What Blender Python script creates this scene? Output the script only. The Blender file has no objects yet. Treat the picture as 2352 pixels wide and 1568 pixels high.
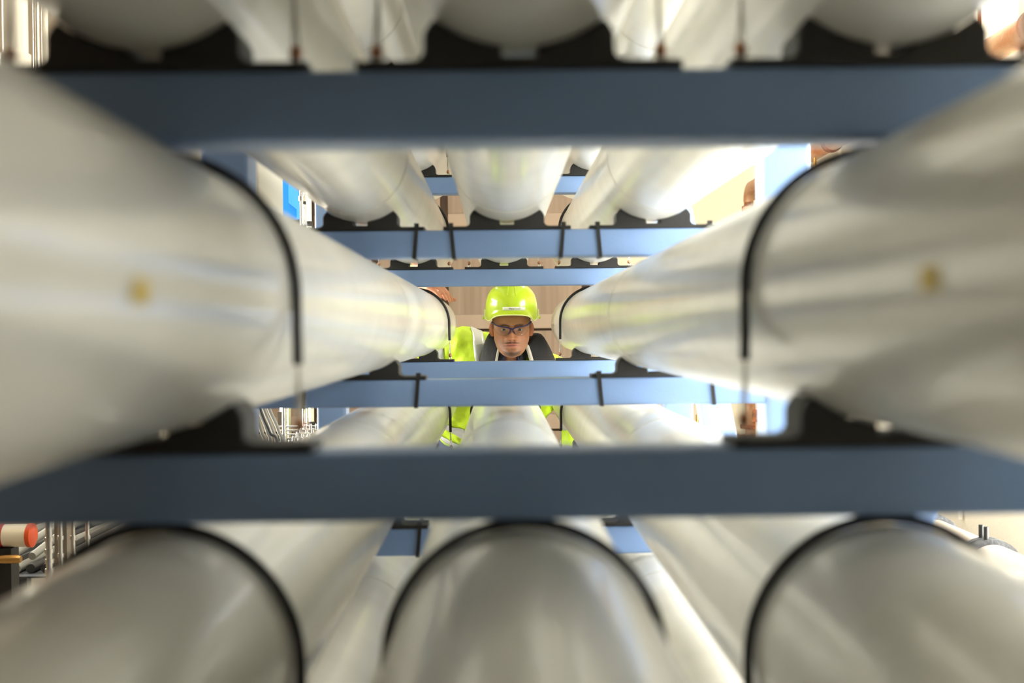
import bpy, bmesh, math, random
import numpy as np
from mathutils import Vector, Matrix, noise

random.seed(7)
SC = bpy.context.scene
COL = SC.collection
PI = math.pi

# ------------------------------------------------------------------ camera
H = 1.35                       # camera height above the floor
FPX = 2655.0                   # focal length in pixels of the 2352-wide frame
VPX, VPY = 1147.0, 763.0       # where the rack's long axis vanishes
cam_d = bpy.data.cameras.new('camera')
cam_d.sensor_width = 36.0
cam_d.lens = FPX / 2352.0 * 36.0
cam_d.clip_start = 0.01
cam_d.clip_end = 60
cam_d.dof.use_dof = True
cam_d.dof.focus_distance = 4.52
cam_d.dof.aperture_fstop = 3.4
cam_d.dof.aperture_blades = 0
cam = bpy.data.objects.new('camera', cam_d)
COL.objects.link(cam)
fwd = Vector(((1176 - VPX) / FPX, 1.0, -(784 - VPY) / FPX)).normalized()
roll = math.radians(0.6)
right = fwd.cross(Vector((0, 0, 1))).normalized()
up = right.cross(fwd).normalized()
r2 = right * math.cos(roll) - up * math.sin(roll)
u2 = up * math.cos(roll) + right * math.sin(roll)
M3 = Matrix((r2, u2, -fwd)).transposed()
cam.matrix_world = Matrix.Translation((0, 0, H)) @ M3.to_4x4()
SC.camera = cam

# ------------------------------------------------------------------ light
SC.view_settings.view_transform = 'Standard'
SC.view_settings.look = 'None'
SC.view_settings.gamma = 1.0
SC.view_settings.use_curve_mapping = False
SC.view_settings.exposure = 0.15
world = bpy.data.worlds.new('world')
SC.world = world
world.use_nodes = True
world.node_tree.nodes['Background'].inputs[0].default_value = (1.0, 0.98, 0.94, 1)
world.node_tree.nodes['Background'].inputs[1].default_value = 4.0

ROOM_X0, ROOM_X1, ROOM_Y0, ROOM_Y1, ROOM_Z = -2.7, 1.9, -2.4, 8.8, 3.7
# unseen ceiling luminaires added to light the room: (x, y, length, power); their housings are built with the room
ADDED_LUMINAIRES = [(1.25, 2.2, 1.5, 40), (1.25, 4.8, 1.5, 35), (1.25, 7.2, 1.5, 5),
              (-1.35, 2.2, 1.5, 12), (-1.35, 4.8, 1.5, 35), (-1.35, 7.2, 1.5, 5)]
# windows added out of view for their light: (side, y0, y1, z0, z1, power)
ADDED_WINDOWS = [(1, 1.1, 2.35, 0.4, 3.0, 260), (1, 2.75, 4.05, 0.4, 3.0, 310), (-1, 4.0, 6.1, 0.6, 3.0, 330)]
for (sd_, y0_, y1_, z0_, z1_, pw_) in ADDED_WINDOWS:
    wl = bpy.data.lights.new('daylight', 'AREA'); wl.shape = 'RECTANGLE'  # area light behind each added window
    wl.size = z1_ - z0_; wl.size_y = y1_ - y0_; wl.energy = pw_; wl.color = (1.0, 0.96, 0.89)
    wo = bpy.data.objects.new('daylight', wl); COL.objects.link(wo)
    wo.location = ((ROOM_X1 + 0.13) if sd_ > 0 else (ROOM_X0 - 0.13), (y0_ + y1_) / 2, (z0_ + z1_) / 2)
    wo.rotation_euler = (0, PI / 2 if sd_ > 0 else -PI / 2, 0)

# ------------------------------------------------------------------ helpers
def lin(c):
    return tuple(((v / 255) / 12.92 if v / 255 <= 0.04045 else ((v / 255 + 0.055) / 1.055) ** 2.4) for v in c)

def at(px, py, Y):
    """world x, z of a photo pixel at depth Y"""
    return ((px - VPX) / FPX * Y, H - (py - VPY) / FPX * Y)

class MB:
    def __init__(self):
        self.v = []; self.f = []; self.mi = []; self.cur = 0
    def add(self, vs, fs):
        b = len(self.v)
        self.v += [tuple(p) for p in vs]
        for f in fs:
            self.f.append([i + b for i in f]); self.mi.append(self.cur)
        return self
    def box(self, x0, x1, y0, y1, z0, z1):
        vs = [(x0, y0, z0), (x1, y0, z0), (x1, y1, z0), (x0, y1, z0), (x0, y0, z1), (x1, y0, z1), (x1, y1, z1), (x0, y1, z1)]
        return self.add(vs, [(0, 3, 2, 1), (4, 5, 6, 7), (0, 1, 5, 4), (1, 2, 6, 5), (2, 3, 7, 6), (3, 0, 4, 7)])
    def prism(self, poly, axis, a0, a1):
        n = len(poly)
        def mk(p, a):
            if axis == 'y': return (p[0], a, p[1])
            if axis == 'x': return (a, p[0], p[1])
            return (p[0], p[1], a)
        vs = [mk(p, a0) for p in poly] + [mk(p, a1) for p in poly]
        fs = [list(range(n)), list(range(2 * n - 1, n - 1, -1))]
        fs += [(i, i + n, (i + 1) % n + n, (i + 1) % n) for i in range(n)]
        return self.add(vs, fs)
    def rbox(self, x0, x1, y0, y1, z0, z1, r, axis='z', seg=3):
        if axis == 'z': a, b, c, d = x0, x1, y0, y1; e = (z0, z1)
        elif axis == 'y': a, b, c, d = x0, x1, z0, z1; e = (y0, y1)
        else: a, b, c, d = y0, y1, z0, z1; e = (x0, x1)
        poly = []
        for cx, cy, s in ((b - r, d - r, 0), (a + r, d - r, 1), (a + r, c + r, 2), (b - r, c + r, 3)):
            for k in range(seg + 1):
                t = (s + k / seg) * PI / 2
                poly.append((cx + r * math.cos(t), cy + r * math.sin(t)))
        return self.prism(poly, axis, *e)
    def tube(self, pts, rad, seg=12, cap=True, sx=1.0, round_ends=False):
        pts = [Vector(p) for p in pts]
        n = len(pts)
        rads = list(rad) if hasattr(rad, '__len__') else [rad] * n
        if round_ends:
            d0 = (pts[0] - pts[1]).normalized(); d1 = (pts[-1] - pts[-2]).normalized()
            q = []; rr = []
            for k in (0.97, 0.75, 0.4):
                q.append(pts[0] + d0 * rads[0] * k); rr.append(rads[0] * math.sqrt(1 - k * k))
            q += pts; rr += rads
            for k in (0.4, 0.75, 0.97):
                q.append(pts[-1] + d1 * rads[-1] * k); rr.append(rads[-1] * math.sqrt(1 - k * k))
            pts, rads = q, rr; n = len(pts)
        tang = []
        for i in range(n):
            t = (pts[min(i + 1, n - 1)] - pts[max(i - 1, 0)])
            tang.append(t.normalized())
        ref = Vector((0, 0, 1)) if abs(tang[0].z) < 0.9 else Vector((1, 0, 0))
        u = tang[0].cross(ref).normalized()
        vs = []; 
        for i in range(n):
            u = (u - tang[i] * u.dot(tang[i])).normalized()
            w = tang[i].cross(u)
            for k in range(seg):
                a = 2 * PI * k / seg
                vs.append(pts[i] + (u * math.cos(a) * sx + w * math.sin(a)) * rads[i])
        fs = []
        for i in range(n - 1):
            for k in range(seg):
                a, b = i * seg + k, i * seg + (k + 1) % seg
                fs.append((a, b, b + seg, a + seg))
        if cap:
            fs.append(list(range(seg))[::-1]); fs.append(list(range((n - 1) * seg, n * seg)))
        return self.add(vs, fs)
    def lathe(self, prof, center, axis='y', seg=32):
        """prof: list of (r, a) along the axis"""
        vs = []
        for r, a in prof:
            for k in range(seg):
                t = 2 * PI * k / seg
                c, s = r * math.cos(t), r * math.sin(t)
                p = (c, a, s) if axis == 'y' else ((a, c, s) if axis == 'x' else (c, s, a))
                vs.append((p[0] + center[0], p[1] + center[1], p[2] + center[2]))
        fs = []
        for i in range(len(prof) - 1):
            for k in range(seg):
                a, b = i * seg + k, i * seg + (k + 1) % seg
                fs.append((a, b, b + seg, a + seg))
        if prof[0][0] > 1e-6: fs.append(list(range(seg))[::-1])
        if prof[-1][0] > 1e-6: fs.append(list(range((len(prof) - 1) * seg, len(prof) * seg)))
        return self.add(vs, fs)
    def ellipsoid(self, c, r, nu=24, nv=14, rot=None):
        vs = []; fs = []
        for j in range(nv + 1):
            ph = PI * j / nv
            for i in range(nu):
                th = 2 * PI * i / nu
                p = Vector((r[0] * math.sin(ph) * math.cos(th), r[1] * math.sin(ph) * math.sin(th), r[2] * math.cos(ph)))
                if rot: p = rot @ p
                vs.append((p.x + c[0], p.y + c[1], p.z + c[2]))
        for j in range(nv):
            for i in range(nu):
                a, b = j * nu + i, j * nu + (i + 1) % nu
                fs.append((a, b, b + nu, a + nu))
        return self.add(vs, fs)
    def grid(self, rows, close=False):
        m = len(rows); n = len(rows[0])
        vs = [p for r in rows for p in r]
        fs = []
        for j in range(m - 1):
            for i in range(n if close else n - 1):
                a, b = j * n + i, j * n + (i + 1) % n
                fs.append((a, b, b + n, a + n))
        return self.add(vs, fs)
    def mesh(self, name, mats, smooth=True, angle=40, weld=True):
        me = bpy.data.meshes.new(name)
        me.from_pydata(self.v, [], self.f)
        mats = mats if isinstance(mats, (list, tuple)) else [mats]
        for m in mats: me.materials.append(m)
        me.polygons.foreach_set('material_index', self.mi)
        bm = bmesh.new(); bm.from_mesh(me)
        if weld: bmesh.ops.remove_doubles(bm, verts=bm.verts, dist=1e-6)
        bmesh.ops.recalc_face_normals(bm, faces=bm.faces)
        bm.to_mesh(me); bm.free()
        if smooth:
            me.polygons.foreach_set('use_smooth', [True] * len(me.polygons))
            me.set_sharp_from_angle(angle=math.radians(angle))
        return me
    def build(self, name, mats, parent=None, smooth=True, angle=40, loc=None):
        return link(name, self.mesh(name, mats, smooth, angle), parent, loc)

def link(name, me, parent=None, loc=None):
    o = bpy.data.objects.new(name, me)
    COL.objects.link(o)
    if loc is not None: o.location = loc
    if parent: o.parent = parent
    return o

def tag(o, label=None, cat=None, group=None, kind=None):
    if label: o['label'] = label
    if cat: o['category'] = cat
    if group: o['group'] = group
    if kind: o['kind'] = kind
    return o

def empty(name, loc, label=None, cat=None, group=None):
    o = bpy.data.objects.new(name, None)
    o.empty_display_size = 0.05
    COL.objects.link(o); o.location = loc
    return tag(o, label, cat, group)

# ------------------------------------------------------------------ materials
class NT:
    def __init__(self, name):
        self.m = bpy.data.materials.new(name); self.m.use_nodes = True
        self.t = self.m.node_tree
        self.b = self.t.nodes['Principled BSDF']
    def n(self, typ, **kw):
        nd = self.t.nodes.new(typ)
        for k, v in kw.items():
            if k.startswith('_'): setattr(nd, k[1:], v)
            else: nd.inputs[k].default_value = v
        return nd
    def l(self, a, b): self.t.links.new(a, b)

def pm(name, col, rough=0.5, metal=0.0, coat=0.0, var=0.0, vscale=(6, 6, 6), col2=None, bump=0.0, bscale=(40, 40, 40), spec=None, rvar=0.0, detail=4.0, lo=0.35, hi=0.65):
    N = NT(name); b = N.b
    c = lin(col) + (1,)
    b.inputs['Base Color'].default_value = c
    b.inputs['Roughness'].default_value = rough
    b.inputs['Metallic'].default_value = metal
    b.inputs['Coat Weight'].default_value = coat
    b.inputs['Coat Roughness'].default_value = 0.08
    if spec is not None: b.inputs['Specular IOR Level'].default_value = spec
    tc = N.n('ShaderNodeTexCoord')
    if var > 0 or col2:
        mp = N.n('ShaderNodeMapping'); mp.inputs['Scale'].default_value = vscale
        N.l(tc.outputs['Object'], mp.inputs['Vector'])
        nz = N.n('ShaderNodeTexNoise'); nz.inputs['Scale'].default_value = 1.0; nz.inputs['Detail'].default_value = detail
        N.l(mp.outputs[0], nz.inputs['Vector'])
        rp = N.n('ShaderNodeValToRGB')
        rp.color_ramp.elements[0].position = lo; rp.color_ramp.elements[1].position = hi
        c2 = lin(col2) if col2 else tuple(v * (1 - var) for v in c[:3])
        rp.color_ramp.elements[0].color = c
        rp.color_ramp.elements[1].color = tuple(c2) + (1,)
        N.l(nz.outputs['Fac'], rp.inputs[0]); N.l(rp.outputs[0], b.inputs['Base Color'])
        if rvar:
            mr = N.n('ShaderNodeMapRange'); mr.inputs['To Min'].default_value = rough - rvar; mr.inputs['To Max'].default_value = rough + rvar
            N.l(nz.outputs['Fac'], mr.inputs['Value']); N.l(mr.outputs[0], b.inputs['Roughness'])
    if bump > 0:
        mp = N.n('ShaderNodeMapping'); mp.inputs['Scale'].default_value = bscale
        N.l(tc.outputs['Object'], mp.inputs['Vector'])
        nz = N.n('ShaderNodeTexNoise'); nz.inputs['Scale'].default_value = 1.0; nz.inputs['Detail'].default_value = 3.0
        N.l(mp.outputs[0], nz.inputs['Vector'])
        bp = N.n('ShaderNodeBump'); bp.inputs['Strength'].default_value = bump; bp.inputs['Distance'].default_value = 0.01
        N.l(nz.outputs['Fac'], bp.inputs['Height']); N.l(bp.outputs[0], b.inputs['Normal'])
    return N.m

def emit(name, col, strength):
    N = NT(name)
    N.b.inputs['Base Color'].default_value = lin(col) + (1,)
    N.b.inputs['Emission Color'].default_value = lin(col) + (1,)
    N.b.inputs['Emission Strength'].default_value = strength
    return N.m

M = {}
M['vessel'] = pm('white_gelcoat', (232, 230, 221), 0.23, 0, 0.35, var=0.05, vscale=(3, 14, 3), bump=0.045, bscale=(1.5, 420, 1.5))
M['seam'] = pm('seam_grey', (176, 174, 166), 0.5)
M['cap'] = pm('end_cap_grey', (120, 122, 122), 0.45)
M['port'] = pm('port_plastic', (60, 62, 64), 0.5)
M['blue'] = pm('blue_paint', (118, 146, 190), 0.42, 0, 0.1, var=0.07, vscale=(3, 3, 3), bump=0.05, bscale=(160, 160, 160))
M['black'] = pm('black_polymer', (22, 21, 20), 0.55, bump=0.08, bscale=(120, 120, 120))
M['rubber'] = pm('black_rubber', (26, 25, 23), 0.5)
M['steel'] = pm('stainless', (200, 196, 188), 0.22, 1.0, var=0.12, vscale=(9, 9, 9), rvar=0.06)
M['chrome'] = pm('polished_steel', (222, 220, 214), 0.1, 1.0)
M['copper'] = pm('copper_nut', (190, 138, 104), 0.4, 0.4)
M['yellow_sticker'] = pm('yellow_sticker', (220, 192, 84), 0.5)
M['cream'] = pm('cream_plaster', (238, 229, 206), 0.75, var=0.06, vscale=(1.2, 1.2, 1.2), bump=0.1, bscale=(60, 60, 60))
M['white_wall'] = pm('white_wall', (240, 234, 218), 0.7, col2=(222, 208, 178), vscale=(0.6, 0.9, 0.6), bump=0.12, bscale=(50, 50, 50), lo=0.45, hi=0.8)
M['dark_wall'] = pm('brown_grey_wall', (150, 136, 118), 0.8, var=0.15, vscale=(2, 2, 2))
M['front_wall'] = pm('grey_wall', (168, 160, 148), 0.85, var=0.1, vscale=(2, 2, 2))
M['ceiling'] = pm('ceiling_white', (216, 210, 196), 0.85, var=0.06, vscale=(2, 2, 2))
M['floor'] = pm('concrete_floor', (158, 152, 142), 0.6, var=0.2, vscale=(2.5, 2.5, 2.5), bump=0.1, bscale=(30, 30, 30))
M['panel'] = pm('beige_panel', (172, 152, 133), 0.6, col2=(154, 134, 116), vscale=(26, 26, 0.9), bump=0.05, bscale=(60, 60, 2), detail=5)
M['lip'] = pm('panel_lip', (188, 168, 148), 0.55, var=0.05, vscale=(10, 10, 10))
M['brown'] = pm('brown_steel', (78, 56, 38), 0.6, var=0.15, vscale=(20, 20, 3))
M['rust'] = pm('rusty_pipe', (172, 132, 96), 0.55, 0.15, col2=(150, 84, 42), vscale=(14, 5, 14), bump=0.25, bscale=(60, 60, 60), lo=0.45, hi=0.72)
M['rust_dark'] = pm('rust_dark', (92, 58, 34), 0.7, col2=(160, 88, 40), vscale=(30, 30, 30), bump=0.4, bscale=(80, 80, 80))
M['galv'] = pm('galvanised', (172, 164, 152), 0.7, 0.0, col2=(176, 132, 98), vscale=(9, 3, 9), bump=0.2, bscale=(60, 60, 60), lo=0.5, hi=0.72)
M['iron'] = pm('grey_iron', (84, 86, 90), 0.6, 0.3, var=0.25, vscale=(40, 40, 40), bump=0.3, bscale=(90, 90, 90))
M['pvc'] = pm('white_pvc', (236, 230, 214), 0.35)
M['cabinet'] = pm('grey_cabinet', (206, 202, 190), 0.45, var=0.03, vscale=(3, 3, 3))
M['actuator'] = pm('blue_plastic', (20, 118, 196), 0.35, coat=0.2)
M['actuator_pale'] = pm('blue_plastic_pale', (60, 142, 212), 0.4)
M['hose'] = pm('grey_hose', (142, 140, 132), 0.45)
M['hose_dark'] = pm('dark_hose', (52, 52, 52), 0.5)
M['motor'] = pm('cream_motor', (240, 228, 200), 0.4)
M['red'] = pm('red_paint', (168, 40, 36), 0.4)
M['orange'] = pm('orange_plastic', (226, 84, 30), 0.45)
M['brass'] = pm('brass', (196, 150, 84), 0.3, 0.8)
M['lamp_body'] = pm('lamp_housing', (220, 220, 216), 0.5)
M['lamp_glow'] = emit('lamp_tube', (255, 247, 232), 5.0)  # glow of the added ceiling luminaires

# person
M['hivis'] = pm('hi_vis_yellow', (184, 214, 30), 0.62, var=0.08, vscale=(12, 12, 12), bump=0.35, bscale=(16, 16, 22))
M['helmet'] = pm('helmet_yellow', (188, 214, 34), 0.24, coat=0.5)
M['helmet_rim'] = pm('helmet_rim', (226, 236, 150), 0.35)
M['reflective'] = pm('reflective_tape', (196, 198, 194), 0.35, 0.25, bump=0.1, bscale=(30, 30, 30))
M['collar'] = pm('black_fleece', (24, 23, 26), 0.9, bump=0.3, bscale=(50, 50, 50))
M['navy'] = pm('navy_cloth', (28, 34, 62), 0.8, bump=0.2, bscale=(40, 40, 40))
M['trouser'] = pm('navy_trousers', (44, 54, 88), 0.8, bump=0.3, bscale=(20, 20, 20))
M['boot'] = pm('black_boot', (24, 22, 20), 0.5)
M['zip'] = pm('grey_lining', (186, 182, 170), 0.7)
M['glasses'] = pm('navy_frame', (34, 30, 88), 0.28)
M['label'] = pm('white_label', (238, 236, 226), 0.5)
M['ink'] = pm('label_ink', (60, 58, 54), 0.6)
M['eye_white'] = pm('eye_white', (226, 220, 212), 0.25)
M['iris'] = pm('iris', (66, 72, 70), 0.2)
M['pupil'] = pm('pupil', (10, 10, 10), 0.1)
M['brow_hair'] = pm('brow_hair', (112, 78, 54), 0.8)

def skin_mat():
    N = NT('skin')
    at_ = N.n('ShaderNodeAttribute'); at_.attribute_name = 'skincol'
    tc = N.n('ShaderNodeTexCoord')
    nz = N.n('ShaderNodeTexNoise'); nz.inputs['Scale'].default_value = 260; nz.inputs['Detail'].default_value = 3
    N.l(tc.outputs['Object'], nz.inputs['Vector'])
    mr = N.n('ShaderNodeMapRange'); mr.inputs['To Min'].default_value = 0.86; mr.inputs['To Max'].default_value = 1.1
    N.l(nz.outputs['Fac'], mr.inputs['Value'])
    mx = N.n('ShaderNodeVectorMath', _operation='SCALE')
    N.l(at_.outputs['Color'], mx.inputs[0]); N.l(mr.outputs[0], mx.inputs['Scale'])
    N.l(mx.outputs[0], N.b.inputs['Base Color'])
    N.b.inputs['Roughness'].default_value = 0.55
    N.b.inputs['Subsurface Weight'].default_value = 0.06
    N.b.inputs['Subsurface Radius'].default_value = (1.0, 0.35, 0.2)
    N.b.inputs['Subsurface Scale'].default_value = 0.006
    bp = N.n('ShaderNodeBump'); bp.inputs['Strength'].default_value = 0.12; bp.inputs['Distance'].default_value = 0.002
    N.l(nz.outputs['Fac'], bp.inputs['Height']); N.l(bp.outputs[0], N.b.inputs['Normal'])
    return N.m
M['skin'] = skin_mat()

def lens_mat():
    N = NT('clear_lens')
    t = N.t
    out = t.nodes['Material Output']
    tr = t.nodes.new('ShaderNodeBsdfTransparent'); tr.inputs[0].default_value = (0.95, 0.96, 0.95, 1)
    gl = t.nodes.new('ShaderNodeBsdfGlossy'); gl.inputs['Roughness'].default_value = 0.03
    fr = t.nodes.new('ShaderNodeFresnel'); fr.inputs['IOR'].default_value = 1.4
    mx = t.nodes.new('ShaderNodeMixShader')
    N.l(fr.outputs[0], mx.inputs[0]); N.l(tr.outputs[0], mx.inputs[1]); N.l(gl.outputs[0], mx.inputs[2])
    N.l(mx.outputs[0], out.inputs['Surface'])
    return N.m
M['lens'] = lens_mat()

# ------------------------------------------------------------------ the room
def struct(name, mb, mat, **kw):
    return tag(mb.build(name, mat, **kw), kind='structure')
T = 0.15
struct('floor', MB().box(ROOM_X0 - T, ROOM_X1 + T, ROOM_Y0 - T, ROOM_Y1 + T, -0.1, 0), M['floor'])
struct('ceiling', MB().box(ROOM_X0 - T, ROOM_X1 + T, ROOM_Y0 - T, ROOM_Y1 + T, ROOM_Z, ROOM_Z + 0.1), M['ceiling'])
for side in (1, -1):
    xa, xb = (ROOM_X1, ROOM_X1 + T) if side > 0 else (ROOM_X0 - T, ROOM_X0)
    mb = MB(); yl = ROOM_Y0
    for (sd_, y0, y1, z0, z1, pw_) in ADDED_WINDOWS:
        if sd_ != side: continue
        mb.box(xa, xb, yl, y0, 0, ROOM_Z).box(xa, xb, y0, y1, 0, z0).box(xa, xb, y0, y1, z1, ROOM_Z); yl = y1
    mb.box(xa, xb, yl, ROOM_Y1, 0, ROOM_Z)
    struct('wall_right' if side > 0 else 'wall_left', mb, M['white_wall'] if side > 0 else M['dark_wall'], smooth=False)
for k, (sd_, y0, y1, z0, z1, pw_) in enumerate(ADDED_WINDOWS):  # frames and panes of the added, unseen windows
    xa, xb = (ROOM_X1, ROOM_X1 + T) if sd_ > 0 else (ROOM_X0 - T, ROOM_X0)
    xm = xa + 0.05 if sd_ > 0 else xb - 0.05
    w = tag(empty('window_%d' % (k + 1), (xm, (y0 + y1) / 2, z0)), kind='structure')
    hw, hh = (y1 - y0) / 2, z1 - z0
    fr = MB().box(-0.03, 0.03, -hw, -hw + 0.05, 0, hh).box(-0.03, 0.03, hw - 0.05, hw, 0, hh)
    fr.box(-0.03, 0.03, -hw + 0.05, hw - 0.05, 0, 0.05).box(-0.03, 0.03, -hw + 0.05, hw - 0.05, hh - 0.05, hh).box(-0.02, 0.02, -0.025, 0.025, 0.05, hh - 0.05)
    fr.build('window_frame', M['pvc'], w, smooth=False)
    for a, b in ((-hw + 0.05, -0.025), (0.025, hw - 0.05)):
        MB().box(-0.003, 0.003, a, b, 0.05, hh - 0.05).build('pane', M['lens'], w, smooth=False)
wall_back = struct('wall_back', MB().box(ROOM_X0 - T, ROOM_X1 + T, ROOM_Y1, ROOM_Y1 + T, 0, ROOM_Z), M['cream'])
struct('wall_front', MB().box(ROOM_X0 - T, ROOM_X1 + T, ROOM_Y0 - T, ROOM_Y0, 0, ROOM_Z), M['front_wall'])
# beige wall panels on brown backing behind the man
YP = ROOM_Y1 - 0.002
zs = [0.05, 0.6, 1.36, 2.12, 2.88, 3.6]
gx = [at(560, 0, YP)[0], at(720, 0, YP)[0], at(865, 0, YP)[0], at(1024, 0, YP)[0], at(1345, 0, YP)[0]]
MB().box(gx[0] - 0.03, gx[-1] + 0.035, YP - 0.03, YP, 0.02, 3.62).build('panel_backing', M['brown'], wall_back, smooth=False)
for i in range(4):
    for j in range(5):
        x0, x1 = gx[i] + 0.03, gx[i + 1] - 0.03
        z0, z1 = zs[j] + 0.02, zs[j + 1]
        MB().rbox(x0, x1, YP - 0.06, YP - 0.03, z0 + 0.11, z1, 0.006, 'y').build('wall_panel', M['panel'], wall_back)
        MB().rbox(x0, x1, YP - 0.068, YP - 0.03, z0, z0 + 0.108, 0.006, 'y').build('panel_rail', M['lip'], wall_back)
# housings and lights of the added ceiling luminaires
for (x, y, L, P) in ADDED_LUMINAIRES:
    side = 'right' if x > 0 else 'left'
    dep = 'near the camera end' if y < 3 else ('over the middle' if y < 5.5 else 'by the panelled wall')
    r = empty('ceiling_light', (x, y, ROOM_Z), 'long white ceiling light over the %s aisle, %s' % (side, dep), 'light', 'ceiling lights')
    MB().rbox(-0.11, 0.11, -L / 2, L / 2, -0.07, 0.0, 0.01, 'y').build('housing', M['lamp_body'], r)
    MB().rbox(-0.09, 0.09, -L / 2 + 0.02, L / 2 - 0.02, -0.085, -0.0701, 0.006, 'y').build('diffuser', M['lamp_glow'], r)
    ld = bpy.data.lights.new('luminaire_light', 'AREA'); ld.shape = 'RECTANGLE'
    ld.size = 0.2; ld.size_y = L; ld.energy = P; ld.color = (1.0, 0.95, 0.86)
    lo = bpy.data.objects.new('luminaire_light', ld); COL.objects.link(lo)
    lo.location = (x, y, ROOM_Z - 0.1)

# ------------------------------------------------------------------ the rack
P = 0.31; PV = 0.3155; X0 = 0.019; R = 0.114; HC = 0.1324
YF = [0.955, 2.445, 3.955]            # front faces of the three frames
FD = 0.06                             # beam depth
BH = 0.058                            # beam height
TOPB = H - 0.098                      # beam top under the face-level row (row 2)
ROWS = [-1, 0, 1, 2, 3, 4]
def beam_top(r): return TOPB + (2 - r) * PV
ROWN = {-1: 'topmost row', 0: 'second-highest row', 1: 'row above the hard hat', 2: 'face-level row', 3: 'row below the chin', 4: 'lowest row'}
COLN = {-1: 'left', 0: 'centre', 1: 'right'}
FRN = ['nearest', 'middle', 'far']
PX = 0.595

rack = empty('steel_rack', (X0, 0, 0), 'blue painted steel rack of posts and crossbeams holding the white tubes', 'rack')
beam_me = MB().rbox(-PX + 0.05, PX - 0.05, 0, FD, -BH, 0, 0.005, 'x').mesh('crossbeam', M['blue'])
ztop = beam_top(-1) + 0.35
post_me = MB().rbox(-0.05, 0.05, 0, 0.1, 0.012, ztop, 0.012, 'z', 4).mesh('post', M['blue'])
foot_me = MB().rbox(-0.09, 0.09, -0.04, 0.14, 0.0, 0.012, 0.01, 'z').mesh('base_plate', M['blue'])
for fi, y in enumerate(YF):
    for r_ in ROWS + [5]:
        link('crossbeam', beam_me, rack, (0, y, beam_top(r_) if r_ < 5 else 0.18))
    for s in (-1, 1):
        link('post', post_me, rack, (s * PX, y - 0.005, 0))
        link('base_plate', foot_me, rack, (s * PX, y - 0.005, 0))
def brace(y0, z0, y1, z1):
    d = Vector((0, y1 - y0, z1 - z0)); L = d.length
    o = MB().rbox(-0.045, 0.045, -0.03, 0.03, 0, L, 0.008, 'z', 3).build('brace', M['blue'], rack)
    o.location = (PX, y0, z0)
    o.rotation_euler = (-math.atan2(d.y, d.z), 0, 0)
brace(2.64, H - 0.90, 3.93, H + 0.40)
brace(2.42, H - 0.93, 1.11, H + 0.38)

# saddles
def saddle_poly():
    ra = R + 0.0008
    p = [(-0.135, 0.0), (-0.135, 0.0075), (-0.088, 0.0075), (-0.082, 0.0095), (-0.079, 0.014), (-0.079, 0.029), (-0.0755, 0.036), (-0.070, 0.0415)]
    for k in range(13):
        x = -0.068 + k / 12 * (0.068 - 0.0155)
        p.append((x, HC - math.sqrt(ra * ra - x * x)))
    p += [(-0.0145, 0.0105)]
    return p + [(-x, z) for x, z in reversed(p)]
sad_me = MB().prism(saddle_poly(), 'y', 0.0, FD).mesh('tube_saddle', M['black'], smooth=False)
bmx = bmesh.new(); bmx.from_mesh(sad_me)
bmesh.ops.bevel(bmx, geom=[e for e in bmx.edges if abs(e.verts[0].co.y - e.verts[1].co.y) < 1e-6], offset=0.0015, segments=1, affect='EDGES')
bmx.to_mesh(sad_me); bmx.free()
# cable tie round flange and beam
def tie_mesh(lean):
    mb = MB(); w = 0.004; t = 0.0022
    z1, z0 = 0.0075, -BH
    def strip(y, yy):
        mb.add([(-w, y, z1 + t), (w, y, z1 + t), (w + lean, y, z0 - t), (-w + lean, y, z0 - t), (-w, yy, z1 + t), (w, yy, z1 + t), (w + lean, yy, z0 - t), (-w + lean, yy, z0 - t)],
               [(0, 1, 2, 3), (7, 6, 5, 4), (0, 4, 5, 1), (1, 5, 6, 2), (2, 6, 7, 3), (3, 7, 4, 0)])
    strip(-t - 0.0003, -0.0003); strip(FD + 0.0003, FD + t + 0.0003)
    mb.box(-w, w, -t, FD + t, z1 + 0.0003, z1 + t)
    mb.box(-w + lean, w + lean, -t, FD + t, z0 - t, z0 - 0.0003)
    mb.box(-0.005, 0.005, -0.005, 0.004, z1 - 0.004, z1 + 0.007)
    return mb.mesh('cable_tie', M['rubber'], smooth=False)
tie_l, tie_r = tie_mesh(-0.006), tie_mesh(0.006)

# straps
def arc_pts(r, a0, a1, n):
    return [(r * math.cos(a0 + (a1 - a0) * k / n), 0, r * math.sin(a0 + (a1 - a0) * k / n)) for k in range(n + 1)]
RS = R + 0.005
strap_pts = [(RS + 0.0005, 0, -0.06), (RS, 0, -0.03)] + arc_pts(RS, 0, PI, 36) + [(-RS, 0, -0.03), (-RS - 0.0005, 0, -0.06)]
sleeve_me = MB().tube(strap_pts, 0.0046, 10).mesh('rubber_sleeve', M['rubber'])
rod_me = {}; nut_me = {}
for s in (-1, 1):
    mb = MB()
    for dx in (-0.003, 0.003):
        mb.tube([(s * RS, 0, -0.058), (s * (RS + 0.001) + dx * 0.4, 0, -0.085), (s * (RS + 0.002) + dx, 0, -HC + 0.014)], 0.0013, 8)
        mb.tube([(s * (RS + 0.002) + dx, 0, -HC + 0.018), (s * (RS + 0.002) + dx, 0, -HC + 0.0076)], 0.0015, 8)
    rod_me[s] = mb.mesh('rod', M['steel'])
    nut_me[s] = MB().ellipsoid((s * (RS + 0.002), 0, -HC + 0.0215), (0.0058, 0.0058, 0.0068), 14, 10).mesh('eye_nut', M['copper'])

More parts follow.
